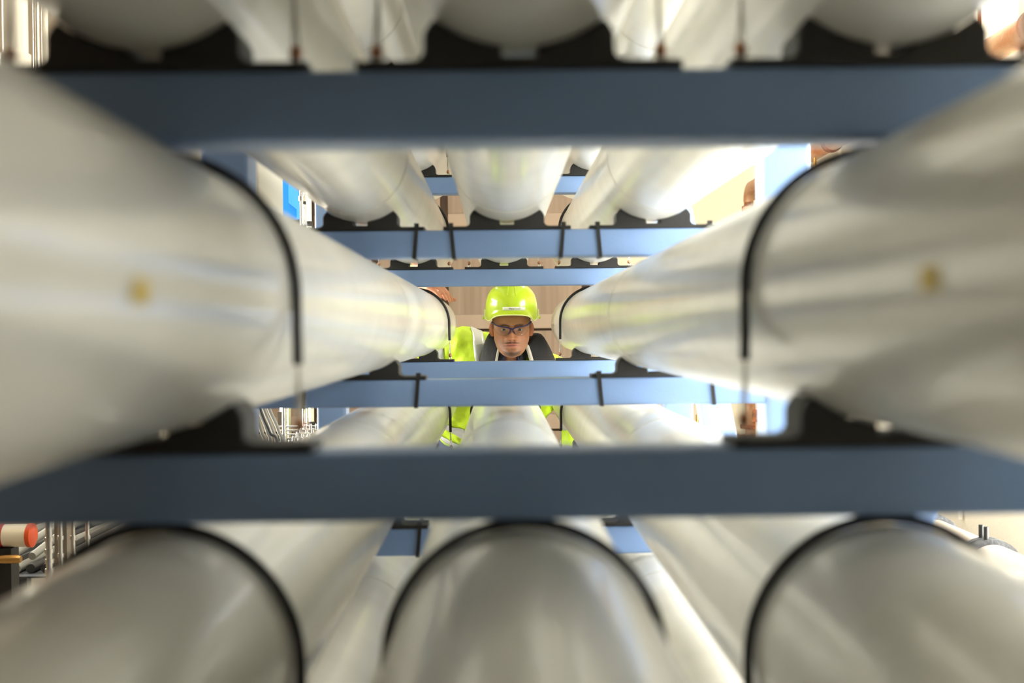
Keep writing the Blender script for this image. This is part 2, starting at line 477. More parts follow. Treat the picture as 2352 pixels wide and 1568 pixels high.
# pressure tubes
YA, YB = 0.06, 4.81
prof = [(0.0, YA), (R - 0.004, YA), (R, YA + 0.004), (R, YB - 0.004), (R - 0.004, YB), (0.0, YB)]
shell_prof = [(R - 0.012, YA + 0.02), (R - 0.012, YA), (R - 0.003, YA), (R, YA + 0.003)]
nseg = 24
shell_prof += [(R, YA + 0.003 + (YB - YA - 0.006) * k / nseg) for k in range(1, nseg)]
shell_prof += [(R, YB - 0.003), (R - 0.003, YB), (R - 0.012, YB), (R - 0.012, YB - 0.02)]
shell_me = MB().lathe(shell_prof, (0, 0, 0), 'y', 72).mesh('shell', M['vessel'])
seam_me = MB().lathe([(R + 0.0002, 0), (R + 0.0009, 0.0008), (R + 0.0009, 0.0035), (R + 0.0002, 0.0043)], (0, 0, 0), 'y', 72).mesh('seam_band', M['seam'])
capf_me = MB().lathe([(0.0, YA + 0.008), (0.02, YA + 0.008), (0.022, YA - 0.012 + 0.02), (R - 0.013, YA + 0.008), (R - 0.013, YA + 0.018)], (0, 0, 0), 'y', 40).mesh('end_cap', M['cap'])
capb_me = MB().lathe([(R - 0.013, YB - 0.018), (R - 0.013, YB - 0.008), (0.0, YB - 0.008)], (0, 0, 0), 'y', 40).mesh('end_cap', M['cap'])
portb_me = MB().lathe([(0.018, YB - 0.0079), (0.018, YB + 0.02), (0.012, YB + 0.02), (0.0, YB + 0.018)], (0, 0, 0), 'y', 20).mesh('port', M['port'])
portf_me = MB().lathe([(0.0, YA - 0.018), (0.012, YA - 0.02), (0.018, YA - 0.02), (0.018, YA + 0.0079)], (0, 0, 0), 'y', 20).mesh('port', M['port'])

def patch(theta0, theta1, y0, y1, mat):
    rows = []
    for j in range(5):
        y = y0 + (y1 - y0) * j / 4
        rows.append([((R + 0.0008) * math.cos(theta0 + (theta1 - theta0) * k / 8), y, (R + 0.0008) * math.sin(theta0 + (theta1 - theta0) * k / 8)) for k in range(9)])
    return MB().grid(rows).mesh('sticker', mat)

for r_ in ROWS:
    zc = beam_top(r_) + HC
    for c in (-1, 0, 1):
        if r_ == 2 and c == 0: continue
        x = X0 + c * P
        t = empty('pressure_tube', (x, 0, zc), 'long glossy white pressure tube in the %s column of the %s' % (COLN[c], ROWN[r_]), 'pipe', 'white pressure tubes in the rack')
        link('shell', shell_me, t)
        link('seam_band', seam_me, t, (0, 2.225 if r_ == 3 else (2.31 if r_ == 4 else 2.27), 0))
        link('end_cap', capf_me, t); link('end_cap', capb_me, t)
        link('port', portb_me, t)
        if not (r_ == 2): link('port', portf_me, t)
        if r_ == 2:
            s = -c
            a = -0.11 if c < 0 else PI + 0.085
            link('sticker', patch(a - 0.055, a + 0.055, 0.561, 0.588, M['yellow_sticker']), t)['label'] = 'small yellow sticker'  # small yellow patch on the side facing the gap
        for fi, y in enumerate(YF):
            sd = link('tube_saddle', sad_me, None, (x, y, beam_top(r_)))
            tag(sd, 'black saddle under %s tube of %s, on the %s crossbeam' % (COLN[c], ROWN[r_], FRN[fi]), 'bracket', 'black tube saddles')
            if fi == 1:
                link('cable_tie', tie_l, sd, (0.119, 0, 0)) if c <= 0 else link('cable_tie', tie_r, sd, (0.119, 0, 0))
                link('cable_tie', tie_l, sd, (-0.119, 0, 0)) if c < 0 else link('cable_tie', tie_r, sd, (-0.119, 0, 0))
                continue
            if r_ == -1: continue
            st = empty('hold_down_strap', (x, y + FD / 2, zc), 'black strap over %s tube of %s, at the %s crossbeam' % (COLN[c], ROWN[r_], FRN[fi]), 'strap', 'black hold-down straps')
            link('rubber_sleeve', sleeve_me, st)
            for s in (-1, 1):
                link('rod', rod_me[s], st); link('eye_nut', nut_me[s], st)

# ------------------------------------------------------------------ the man
def bez(pts, n=10):
    """smooth path through the points"""
    P_ = [Vector(p) for p in pts]; P_ = [P_[0] * 2 - P_[1]] + P_ + [P_[-1] * 2 - P_[-2]]
    out = []
    for i in range(1, len(P_) - 2):
        for k in range(n):
            t = k / n
            a, b, c, d = P_[i - 1:i + 3]
            out.append(0.5 * ((2 * b) + (c - a) * t + (2 * a - 5 * b + 4 * c - d) * t * t + (3 * b - a - 3 * c + d) * t ** 3))
    out.append(P_[-2]); return out
def joined_remesh(mb, name, voxel, smooth_it, mats):
    """union of overlapping closed shapes into one continuous smooth surface"""
    me = mb.mesh(name + '_src', mats, weld=False)
    o = bpy.data.objects.new(name + '_src', me); COL.objects.link(o)
    md = o.modifiers.new('r', 'REMESH'); md.mode = 'VOXEL'; md.voxel_size = voxel
    ms = o.modifiers.new('s', 'SMOOTH'); ms.factor = 0.5; ms.iterations = smooth_it
    dg = bpy.context.evaluated_depsgraph_get()
    out = bpy.data.meshes.new_from_object(o.evaluated_get(dg))
    bpy.data.objects.remove(o, do_unlink=True); bpy.data.meshes.remove(me)
    out.name = name
    out.polygons.foreach_set('use_smooth', [True] * len(out.polygons))
    return out

HX, HY, HZ = 0.050, 4.70, 1.2545         # head origin: under the chin
KX, KZ = 1.0, 0.942
person = empty('person', (0.03, 5.3, 0), 'man in yellow hard hat, safety glasses and hi-vis jacket leaning between the tubes', 'person')
PINV = Vector((-0.03, -5.3, 0))
def pl(mb):                              # world -> person-local
    mb.v = [(x - 0.03, y - 5.3, z) for x, y, z in mb.v]; return mb
def pbuild(mb, name, mat, parent=None, **kw):
    par = parent or person
    return pl(mb).build(name, mat, par, **kw)

# --- head surface
def interp(zs_, vs_):
    zs_ = np.array(zs_); vs_ = np.array(vs_)
    d = np.gradient(vs_, zs_)
    def f(z):
        i = int(np.clip(np.searchsorted(zs_, z) - 1, 0, len(zs_) - 2))
        h = zs_[i + 1] - zs_[i]; t = min(max((z - zs_[i]) / h, 0), 1)
        h00 = 2 * t**3 - 3 * t**2 + 1; h10 = t**3 - 2 * t**2 + t; h01 = -2 * t**3 + 3 * t**2; h11 = t**3 - t**2
        return h00 * vs_[i] + h10 * h * d[i] + h01 * vs_[i + 1] + h11 * h * d[i + 1]
    return f
ZK = [-0.006, 0.0, 0.012, 0.03, 0.05, 0.07, 0.09, 0.11, 0.13, 0.15, 0.17, 0.19, 0.21, 0.225, 0.235]
Wf = interp(ZK, [0.013, 0.029, 0.044, 0.057, 0.0648, 0.0705, 0.0725, 0.0738, 0.0745, 0.0755, 0.074, 0.066, 0.050, 0.030, 0.002])
Ff = interp(ZK, [0.064, 0.079, 0.087, 0.087, 0.086, 0.086, 0.087, 0.088, 0.092, 0.092, 0.087, 0.074, 0.053, 0.030, 0.002])
Bf = interp(ZK, [-0.03, -0.005, 0.012, 0.032, 0.05, 0.066, 0.08, 0.09, 0.096, 0.100, 0.097, 0.087, 0.068, 0.040, 0.002])
def g(x, c, s): return math.exp(-((x - c) / s) ** 2 / 2)
def face_disp(x, z):
    ax = abs(x); d = 0.0
    # nose
    if 0.055 < z < 0.135:
        t = (0.120 - z) / (0.120 - 0.076)
        hgt = 0.004 + 0.0215 * max(0, min(1, t)) ** 1.1 if z > 0.076 else 0.0255 * max(0, 1 - ((0.076 - z) / 0.0115) ** 2)
        hgt *= 1.0 if z < 0.118 else max(0.0, 1 - (z - 0.118) / 0.016)
        wdt = 0.0066 + 0.0062 * max(0, min(1, t))
        d += max(hgt, 0) * math.exp(-(ax / wdt) ** 2 / 1.6)
    d += 0.0120 * g(ax, 0.0165, 0.0052) * g(z, 0.0735, 0.0058)
    d -= 0.0055 * g(ax, 0.009, 0.0034) * g(z, 0.0665, 0.0025)
    # eye sockets, brow, cheekbones
    d -= 0.0115 * g(ax, 0.031, 0.0135) * g(z, 0.113, 0.0095)
    d -= 0.004 * g(ax, 0.017, 0.006) * g(z, 0.112, 0.012)
    d += 0.0045 * g(ax, 0.028, 0.018) * g(z, 0.133, 0.006)
    d += 0.0035 * g(ax, 0.044, 0.012) * g(z, 0.092, 0.010)
    d -= 0.003 * g(ax, 0.047, 0.012) * g(z, 0.060, 0.014)
    d -= 0.0022 * g(ax, 0.031, 0.004) * g(z, 0.064, 0.012)
    # mouth
    d += 0.004 * g(ax, 0, 0.024) * g(z, 0.052, 0.016)
    d += 0.0045 * g(ax, 0, 0.020) * g(z, 0.0505, 0.0033)
    d += 0.0052 * g(ax, 0, 0.018) * g(z, 0.0405, 0.0042)
    d -= 0.0052 * math.exp(-(ax / 0.027) ** 4) * g(z, 0.0455 + 1.0 * ax * ax, 0.0013)
    d -= 0.003 * g(ax, 0, 0.014) * g(z, 0.0315, 0.004)
    d += 0.0055 * g(ax, 0, 0.015) * g(z, 0.014, 0.009)
    return d
SKIN = np.array(lin((200, 140, 104)))
def skin_color(x, y, z, front):
    c = SKIN.copy(); ax = abs(x)
    rosy = 0.5 * g(ax, 0.042, 0.016) * g(z, 0.085, 0.014) + 0.7 * g(ax, 0, 0.014) * g(z, 0.078, 0.012)
    c = c * (1 - np.array([0.03, 0.2, 0.22]) * rosy)
    lips = front * (math.exp(-(ax / 0.026) ** 4) * (g(z, 0.0495, 0.003) + g(z, 0.0415, 0.0038)))
    lips = min(1, lips)
    c = c * (1 - lips) + np.array(lin((176, 108, 92))) * lips
    # stubble, moustache and chin beard
    st = 0.0
    st = max(st, 0.95 * math.exp(-(ax / 0.034) ** 4) * math.exp(-((z - 0.0578 + 0.10 * ax) / 0.0052) ** 2) * (0.55 + 0.45 * min(1, ax / 0.006)))           # moustache
    st = max(st, 0.5 * math.exp(-((ax - 0.034) / 0.0055) ** 2) * math.exp(-((z - 0.045) / 0.012) ** 2))
    st = max(st, 0.92 * math.exp(-(ax / 0.044) ** 4) * math.exp(-((z - (0.008 + 6.0 * ax * ax)) / 0.0130) ** 4))  # chin line
    st = max(st, 0.66 * math.exp(-(ax / 0.008) ** 2) * math.exp(-((z - 0.031) / 0.006) ** 2))
    jaw = (1 / (1 + math.exp((z - 0.060 - 0.25 * ax) / 0.009)))
    st = max(st, 0.46 * jaw)
    st *= (1 - lips)
    st = max(st, 0.9 * g(ax, 0.009, 0.0034) * g(z, 0.0672, 0.0016))   # nostril darkness painted into the skin colour
    st = max(st, 0.75 * math.exp(-(ax / 0.026) ** 6) * g(z, 0.0455 + 1.0 * ax * ax, 0.0010))  # mouth line
    bz = 0.1295 + 0.004 * math.sin(min(1, max(0, ax - 0.012) / 0.024) * PI / 2) - 0.10 * max(0, ax - 0.038)
    st = max(st, 0.75 * math.exp(-((ax - 0.029) / 0.019) ** 6) * g(z, bz, 0.0026))
    if front < 0.05: st *= 0.4
    c = c * (1 - st) + np.array(lin((52, 35, 26))) * st
    return c
NU = 140
us = []
for k in range(NU):
    t = -1 + 2 * k / NU
    us.append(PI * (0.42 * t + 0.58 * t ** 3 if abs(t) < 1 else t))
zrow = [-0.006 + (0.241) * k / 118 for k in range(119)]
hv = []; hc = []; hf = []
for z in zrow:
    W, F, B = Wf(z), Ff(z), Bf(z)
    for u in us:
        s_, c_ = math.sin(u), math.cos(u)
        n_ = 2.25
        x = W * math.copysign(abs(s_) ** (2 / n_), s_)
        k_ = abs(c_) ** (2 / n_)
        y = -F * k_ if c_ > 0 else B * k_
        fr = max(0.0, c_) 
        if c_ > 0:
            y -= face_disp(x, z) * min(1, fr * 3)
        hv.append((HX + x * KX, HY + y, HZ + z * KZ)); hc.append(skin_color(x, y, z, fr))
m_, n2 = len(zrow), NU
for j in range(m_ - 1):
    for i in range(n2):
        a, b = j * n2 + i, j * n2 + (i + 1) % n2
        hf.append((a, b, b + n2, a + n2))
hf.append(list(range(n2))[::-1]); hf.append(list(range((m_ - 1) * n2, m_ * n2)))

# --- body: neck, torso, arms, hands, legs as one surface
WR = Vector((-0.338, 4.815, 1.548))
fingers = [
    ([(-0.288, 4.700, 1.537), (-0.264, 4.694, 1.523), (-0.246, 4.691, 1.506), (-0.236, 4.689, 1.494)], 0.0082),
    ([(-0.278, 4.722, 1.546), (-0.246, 4.714, 1.530), (-0.226, 4.709, 1.508), (-0.216, 4.706, 1.487)], 0.0092),
    ([(-0.273, 4.744, 1.550), (-0.234, 4.736, 1.537), (-0.212, 4.731, 1.508), (-0.201, 4.728, 1.479)], 0.0096),
    ([(-0.273, 4.766, 1.550), (-0.231, 4.760, 1.538), (-0.207, 4.757, 1.511), (-0.194, 4.754, 1.484)], 0.0092)]
def hand_and_arm(mb):
    for pts, r in fingers:
        mb.tube([(WR.x, WR.y - 0.012 + (pts[0][1] - 4.733) * 0.35, WR.z)] + [pts[0]], [0.016, r * 1.35], 10, round_ends=True)
        mb.tube(pts, [r * 1.12, r, r * 0.95, r * 0.85], 10, round_ends=True)
    mb.tube([(-0.325, 4.805, 1.543), (-0.275, 4.806, 1.520), (-0.222, 4.796, 1.499), (-0.183, 4.790, 1.487)], [0.015, 0.0125, 0.0105, 0.0092], 10, round_ends=True)
    mb.tube([WR, (-0.405, 5.02, 1.33)], [0.026, 0.042], 14, round_ends=True)
    mb.tube([(-0.405, 5.02, 1.33), (-0.15, 4.97, 1.29)], [0.043, 0.055], 14, round_ends=True)
bb = MB(); LG = -0.12
hand_and_arm(bb)
# other arm hangs down
W2 = Vector((0.285, 5.0, 0.70))
bb.tube([(0.235, 5.02, 1.17), (0.335, 5.07, 0.95)], [0.055, 0.043], 14, round_ends=True)
bb.tube([(0.335, 5.07, 0.95), W2], [0.042, 0.026], 14, round_ends=True)
for k, (dx, ln) in enumerate(((-0.024, 0.062), (-0.008, 0.072), (0.008, 0.078), (0.024, 0.07))):
    kx = W2.x + 0.01; ky = W2.y - 0.01 + dx
    bb.tube([W2, (kx, ky, W2.z - 0.09)], [0.017, 0.012], 10, round_ends=True)
    bb.tube([(kx, ky, W2.z - 0.09), (kx - 0.006, ky - 0.003, W2.z - 0.09 - ln * 0.5), (kx - 0.022, ky - 0.005, W2.z - 0.09 - ln)], [0.0095, 0.009, 0.0078], 10, round_ends=True)
bb.tube([(W2.x, W2.y - 0.012, W2.z - 0.02), (W2.x - 0.012, W2.y - 0.04, W2.z - 0.055), (W2.x - 0.02, W2.y - 0.045, W2.z - 0.095)], [0.014, 0.011, 0.009], 10, round_ends=True)
bb.tube([(HX, 4.745, 1.36), (0.046, 4.785, 1.30), (0.042, 4.865, 1.25), (0.04, 4.95, 1.19)], [0.056, 0.053, 0.050, 0.07], 18, round_ends=True)
bb.tube([(0.04, 4.95, 1.17), (0.01, 5.06, 1.09), (-0.05, 5.22, 1.0), (-0.12, 5.40, 0.92)], [0.10, 0.115, 0.11, 0.12], 20, sx=1.2, round_ends=True)
for s in (-1, 1):
    bb.tube([(LG + s * 0.095, 5.42, 0.90), (LG + s * 0.11, 5.36, 0.50), (LG + s * 0.12, 5.48, 0.09)], [0.085, 0.058, 0.042], 16, round_ends=True)
    bb.tube([(LG + s * 0.12, 5.50, 0.06), (LG + s * 0.125, 5.30, 0.035)], [0.04, 0.03], 12, round_ends=True)
body_me = joined_remesh(bb, 'body', 0.0052, 4, M['skin'])
# join head grid to it
bm = bmesh.new(); bm.from_mesh(body_me)
nb = len(bm.verts)
vv = [bm.verts.new(p) for p in hv]
for f in hf: bm.faces.new([vv[i] for i in f])
bmesh.ops.recalc_face_normals(bm, faces=bm.faces)
for f in bm.faces: f.smooth = True
bmesh.ops.translate(bm, verts=bm.verts, vec=PINV)
bm.to_mesh(body_me); bm.free()
ca = body_me.color_attributes.new('skincol', 'FLOAT_COLOR', 'POINT')
cols = np.ones((len(body_me.vertices), 4), dtype=np.float32)
hand = np.array(lin((204, 140, 108)))
cols[:, :3] = hand
cols[nb:, :3] = np.array(hc)
ca.data.foreach_set('color', cols.ravel())
body = link('body', body_me, person)

# --- face details
def eye_y(x, z):
    W, F = Wf(z), Ff(z)
    s_ = min(abs(x) / W, 0.999) ** (2.25 / 2); c_ = math.sqrt(1 - s_ * s_)
    return -F * c_ ** (2 / 2.25) - face_disp(x, z)
for s in (-1, 1):
    ex, ez = s * 0.0315, 0.1125
    ey = eye_y(ex, ez)
    C = Vector((HX + ex * KX, HY + ey + 0.0075, HZ + ez * KZ))
    re = 0.0118
    e = pbuild(MB().ellipsoid(C, (re, re, re), 24, 16), 'eyeball', M['eye_white'])
    # iris disc slightly proud of the eyeball, looking at the camera
    def disc(r, off, mat, name):
        rows = []
        for j in range(5):
            q = r * j / 4
            rows.append([(C.x + q * math.cos(2 * PI * k / 20), C.y - math.sqrt(re * re - q * q) - off, C.z - 0.0002 + q * math.sin(2 * PI * k / 20)) for k in range(20)])
        return pbuild(MB().grid(rows, True), name, mat, e)
    disc(0.0062, 0.0003, M['iris'], 'iris'); disc(0.0028, 0.0006, M['pupil'], 'pupil')
    # lids
    for (a0, a1, nm) in ((0.46, 1.25, 'upper_eyelid'), (-1.25, -0.36, 'lower_eyelid')):
        rows = []
        for j in range(7):
            el = a0 + (a1 - a0) * j / 6
            row = []
            for k in range(17):
                az = -1.35 + 2.7 * k / 16
                el2 = (0.46 if a0 > 0 else -0.36) * max(0.02, 1 - (az / 1.15) ** 2) if j == (0 if a0 > 0 else 6) else el
                rr = re + 0.0012
                row.append((C.x + rr * math.sin(az) * math.cos(el2), C.y - rr * math.cos(az) * math.cos(el2), C.z + rr * math.sin(el2)))
            rows.append(row)
        o = pbuild(MB().grid(rows), nm, M['skin'])
        a = o.data.color_attributes.new('skincol', 'FLOAT_COLOR', 'POINT')
        a.data.foreach_set('color', np.tile(np.array(list(SKIN * 0.9) + [1], dtype=np.float32), len(o.data.vertices)))
        md = o.modifiers.new('s', 'SOLIDIFY'); md.thickness = 0.0012
    # eyebrow
    pts = []; rd = []
    for k in range(9):
        t = k / 8
        bx = s * (0.011 + 0.034 * t); bz = 0.1285 + 0.0042 * math.sin(min(1, t * 1.4) * PI / 2) - 0.005 * max(0, t - 0.65) / 0.35
        pts.append((HX + bx * KX, HY + eye_y(bx, bz) + 0.0012, HZ + bz * KZ)); rd.append(0.0021 * (0.55 + 0.9 * math.sin(PI * (0.2 + 0.7 * t))))
    pbuild(MB().tube(pts, rd, 8, round_ends=True), 'eyebrow', M['brow_hair'])
    # ear
    eb = MB()
    vs0 = len(eb.v)
    rot = Matrix.Rotation(s * 0.35, 3, 'Z')
    eb.ellipsoid((0, 0, 0), (0.0105, 0.017, 0.0275), 20, 14, rot)
    eb.v = [(x * (0.72 if z < -0.012 else 1.0), y, z) for x, y, z in eb.v]
    eb.v = [(HX + s * 0.0760 + x, HY + 0.010 + y, HZ + 0.107 + z) for x, y, z in eb.v]
    hel = []
    for k in range(19):
        a = math.radians(-70 + 250 * k / 18)
        hel.append((HX + s * (0.0775 + 0.0105 * math.cos(a)), HY + 0.004 + 0.008 * math.cos(a), HZ + 0.108 + 0.0275 * math.sin(a)))
    eb.tube(hel, [0.0026 + 0.0012 * math.sin(PI * k / 18) for k in range(19)], 8, round_ends=True)
    o = pbuild(eb, 'ear', M['skin'])
    a = o.data.color_attributes.new('skincol', 'FLOAT_COLOR', 'POINT')
    a.data.foreach_set('color', np.tile(np.array(list(SKIN * np.array([1.0, 0.82, 0.78])) + [1], dtype=np.float32), len(o.data.vertices)))

# short hair under the hat
hb = MB(); rows = []
for z in [0.118 + 0.10 * k / 14 for k in range(15)]:
    W, B, F = Wf(z) + 0.0025, Bf(z) + 0.0025, Ff(z)
    row = []
    for k in range(41):
        u = PI * (0.40 + 1.20 * k / 40)
        s_, c_ = math.sin(u), math.cos(u)
        row.append((HX + W * s_ * KX, HY + (-F * c_ if c_ > 0 else -B * c_), HZ + z * KZ))
    rows.append(row)
pbuild(hb.grid(rows), 'hair', M['brow_hair'])

# --- hard hat
HB = 0.175
def helm(u, t):
    """u azimuth (0 = front), t 0 rim .. 1 top"""
    n_ = 2.7
    z = 0.122 * t; k = (1 - t ** n_) ** (1 / n_)
    rx, ryf, ryb = 0.1065, 0.124, 0.130
    c_ = math.cos(u); s_ = math.sin(u)
    return Vector((HX + rx * k * s_, HY + 0.012 - (ryf if c_ > 0 else ryb) * k * c_, HZ + HB + z))
def rim_z(u):
    a = abs(u)
    return HB - 0.010 - 0.021 * g(a, math.radians(56), 0.30) - 0.006 * (1 if a > 1.6 else 0) * min(1, (a - 1.6) / 0.6 if a > 1.6 else 0)
def brim_out(u):
    a = abs(u)
    return 0.001 + 0.045 * math.exp(-(a / 0.72) ** 3)
NA = 96
rows = []
azs = [-PI + 2 * PI * k / NA for k in range(NA)]
for t in [1.0, 0.995, 0.98, 0.95, 0.9, 0.82, 0.72, 0.6, 0.47, 0.34, 0.22, 0.11, 0.0]:
    rows.append([helm(u, t) for u in azs])
def rim_pt(u, f):
    p = helm(u, 0.0)
    d = Vector((math.sin(u), -math.cos(u), 0))
    z = HB + (rim_z(u) - HB) * (f ** 0.8)
    return Vector((p.x + d.x * brim_out(u) * f * (0.55 + 0.45 * abs(math.cos(u))), p.y + d.y * brim_out(u) * f, HZ + z))
for f in (0.15, 0.4, 0.7, 1.0):
    rows.append([rim_pt(u, f) for u in azs])
hat = pbuild(MB().grid(rows, True), 'hard_hat', M['helmet'], angle=80)
md = hat.modifiers.new('s', 'SOLIDIFY'); md.thickness = 0.003; md.offset = -1
edge = [rim_pt(u, 1.0) + Vector((0, 0, -0.001)) for u in azs]
pbuild(MB().tube(edge + [edge[0]], 0.0024, 8, cap=False), 'rim_bead', M['helmet_rim'], hat)
ridge = MB()
for off in (-0.02, 0.02):
    ridge.tube([helm(math.asin(max(-1, min(1, off / 0.12))) , t) + Vector((0, 0, -0.0006)) for t in (0.55, 0.7, 0.8, 0.88, 0.94, 0.975)], 0.0025, 8)
pbuild(ridge, 'top_rib', M['helmet'], hat)
for s in (-1, 1):
    p = helm(s * PI / 2, 0.02)
    mb = MB().rbox(p.x - 0.004, p.x + 0.006, p.y - 0.014, p.y + 0.014, p.z - 0.028, p.z + 0.012, 0.003, 'z')
    pbuild(mb, 'side_clip', M['helmet_rim'], hat)
    ee = p + Vector((s * 0.007, -0.002, -0.022))
    pbuild(MB().ellipsoid(ee, (0.005, 0.009, 0.007), 14, 8), 'side_knob', M['helmet'], hat)
# name strip with lettering
def hat_surf(x, z, off):
    t = max(0.0, (z - HB) / 0.122); n_ = 2.7
    k = (1 - t ** n_) ** (1 / n_)
    s_ = x / (0.1065 * k); c_ = math.sqrt(max(0, 1 - s_ * s_))
    return Vector((HX + x, HY + 0.012 - 0.124 * k * c_ - off, HZ + z))
LX, LZ = 0.0095, HB + 0.0145
rows = []
for j in range(3):
    z = LZ - 0.0068 + 0.0136 * j / 2
    rows.append([hat_surf(LX - 0.045 + 0.09 * k / 24, z, 0.0006) for k in range(25)])
lab = pbuild(MB().grid(rows), 'name_strip', M['label'], hat)
md = lab.modifiers.new('s', 'SOLIDIFY'); md.thickness = 0.0005; md.offset = 0
def text_mesh(body_, size, x0, z0, name, mat, parent, bold=0.0):
    cu = bpy.data.curves.new('t', 'FONT'); cu.body = body_; cu.size = size; cu.offset = bold
    ob = bpy.data.objects.new('t', cu); COL.objects.link(ob)
    me = bpy.data.meshes.new_from_object(ob.evaluated_get(bpy.context.evaluated_depsgraph_get()))
    bpy.data.objects.remove(ob, do_unlink=True)
    wid = max(v.co.x for v in me.vertices)
    for v in me.vertices:
        v.co = hat_surf(x0 + v.co.x, z0 + v.co.y, 0.0012) + PINV
    me.materials.clear(); me.materials.append(mat); me.name = name
    link(name, me, parent)
    return wid
w_ = text_mesh('Ware', 0.0088, LX - 0.0205, LZ - 0.0031, 'lettering', M['ink'], hat, 0.00018)
text_mesh('CinqO', 0.0094, LX - 0.0205 + w_ + 0.001, LZ - 0.0031, 'lettering', M['ink'], hat)

# --- safety glasses
def hp(x, y, z): return Vector((HX + x * 1.035, HY + y, HZ + z * 1.02))
def lens_y(x): return -0.1035 + 6.2 * x * x
gl = pbuild(MB().tube([hp(-0.076, -0.050, 0.1345), hp(-0.070, -0.068, 0.1285), hp(-0.060, -0.081, 0.1215), hp(-0.044, -0.0925, 0.1165), hp(-0.026, -0.1005, 0.1140), hp(-0.012, -0.1045, 0.1110), hp(-0.005, -0.1065, 0.1065),
                    hp(0.005, -0.1065, 0.1065), hp(0.012, -0.1045, 0.1110), hp(0.026, -0.1005, 0.1140), hp(0.044, -0.0925, 0.1165), hp(0.060, -0.081, 0.1215), hp(0.070, -0.068, 0.1285), hp(0.076, -0.050, 0.1345)],
                   [0.0032, 0.0036, 0.0028, 0.0024, 0.0023, 0.0025, 0.0034, 0.0034, 0.0025, 0.0023, 0.0024, 0.0028, 0.0036, 0.0032], 10, round_ends=True), 'safety_glasses', M['glasses'])
for s in (-1, 1):
    rows = []
    for j in range(7):
        f = j / 6
        row = []
        for k in range(13):
            x = 0.007 + 0.060 * k / 12
            top = np.interp(x, [0.007, 0.012, 0.026, 0.044, 0.060, 0.067], [0.107, 0.111, 0.114, 0.1165, 0.1215, 0.126])
            bot = np.interp(x, [0.007, 0.014, 0.03, 0.05, 0.060, 0.067], [0.096, 0.086, 0.0795, 0.084, 0.096, 0.112])
            z = top + (bot - top) * f
            row.append(hp(s * x, lens_y(x) + 0.0016 * 0 + 0.002 + 0.02 * (0.107 - z) * 0.3, z))
        rows.append(row)
    o = pbuild(MB().grid(rows), 'lens', M['lens'], gl)
    md = o.modifiers.new('s', 'SOLIDIFY'); md.thickness = 0.0012
    pbuild(MB().tube([hp(s * 0.003, -0.1075, 0.107), hp(s * 0.0075, -0.1035, 0.098), hp(s * 0.0118, -0.097, 0.0885)], [0.0026, 0.0018, 0.0016], 8, round_ends=True), 'nose_pad', M['glasses'], gl)
    pbuild(MB().tube([hp(s * 0.076, -0.050, 0.1345), hp(s * 0.0775, -0.02, 0.133), hp(s * 0.078, 0.01, 0.130), hp(s * 0.077, 0.03, 0.118)], [0.003, 0.0024, 0.0024, 0.002], 8, round_ends=True), 'temple_arm', M['glasses'], gl)

# --- clothes
jb = MB()
jb.tube([(0.035, 4.955, 1.19), (0.01, 5.06, 1.10), (-0.05, 5.21, 1.01), (-0.115, 5.355, 0.94)], [0.105, 0.145, 0.15, 0.158], 24, sx=1.28, round_ends=True)
jb.tube([(-0.155, 4.95, 1.300), (0.03, 4.965, 1.235), (0.225, 5.0, 1.175)], [0.078, 0.09, 0.078], 18, round_ends=True)
jb.tube([(-0.10, 4.95, 1.27), (-0.165, 5.0, 1.12), (-0.20, 5.2, 0.99)], [0.085, 0.09, 0.09], 18, round_ends=True)
jb.tube([(0.16, 4.97, 1.17), (0.15, 5.05, 1.05), (0.06, 5.22, 0.96)], [0.085, 0.09, 0.09], 18, round_ends=True)
jb.tube([(-0.165, 4.96, 1.295), (-0.29, 5.0, 1.285), (-0.405, 5.02, 1.33)], [0.078, 0.068, 0.062], 16, round_ends=True)
jb.tube([(-0.405, 5.02, 1.33), (-0.355, 4.868, 1.495)], [0.062, 0.046], 16, round_ends=True)
jb.tube([(0.225, 5.0, 1.17), (0.30, 5.04, 1.05), (0.335, 5.07, 0.95)], [0.08, 0.07, 0.062], 16, round_ends=True)
jb.tube([(0.335, 5.07, 0.95), (0.292, 5.01, 0.735)], [0.062, 0.048], 16, round_ends=True)
jme = joined_remesh(jb, 'jacket', 0.009, 6, M['hivis'])
# cloth folds as real relief
for v in jme.vertices:
    p = v.co
    d = (0.25 - abs(noise.noise(Vector((p.x * 15, p.y * 15, p.z * 7))))) * 0.016 + noise.noise(Vector((p.x * 34 + 5, p.y * 34, p.z * 26))) * 0.003
    v.co = p + v.normal * d
for v in jme.vertices: v.co = v.co + PINV
jacket = link('jacket', jme, person)
def ribbon(path, wvec, wid, name, mat, off=0.004):
    rows = []
    for p, w in zip(path, wvec):
        p = Vector(p) + PINV; w = Vector(w).normalized()
        rows.append([p + w * wid * (k / 4 - 0.5) for k in range(5)])
    o = MB().grid(rows).build(name, mat, jacket)
    sw = o.modifiers.new('w', 'SHRINKWRAP'); sw.target = jacket; sw.wrap_method = 'NEAREST_SURFACEPOINT'; sw.wrap_mode = 'ABOVE_SURFACE'; sw.offset = off
    md = o.modifiers.new('s', 'SOLIDIFY'); md.thickness = 0.002; md.offset = 0
    return o
def sub(pts, n=8):
    out = []
    for a, b in zip(pts[:-1], pts[1:]):
        for k in range(n): out.append(Vector(a).lerp(Vector(b), k / n))
    out.append(Vector(pts[-1])); return out
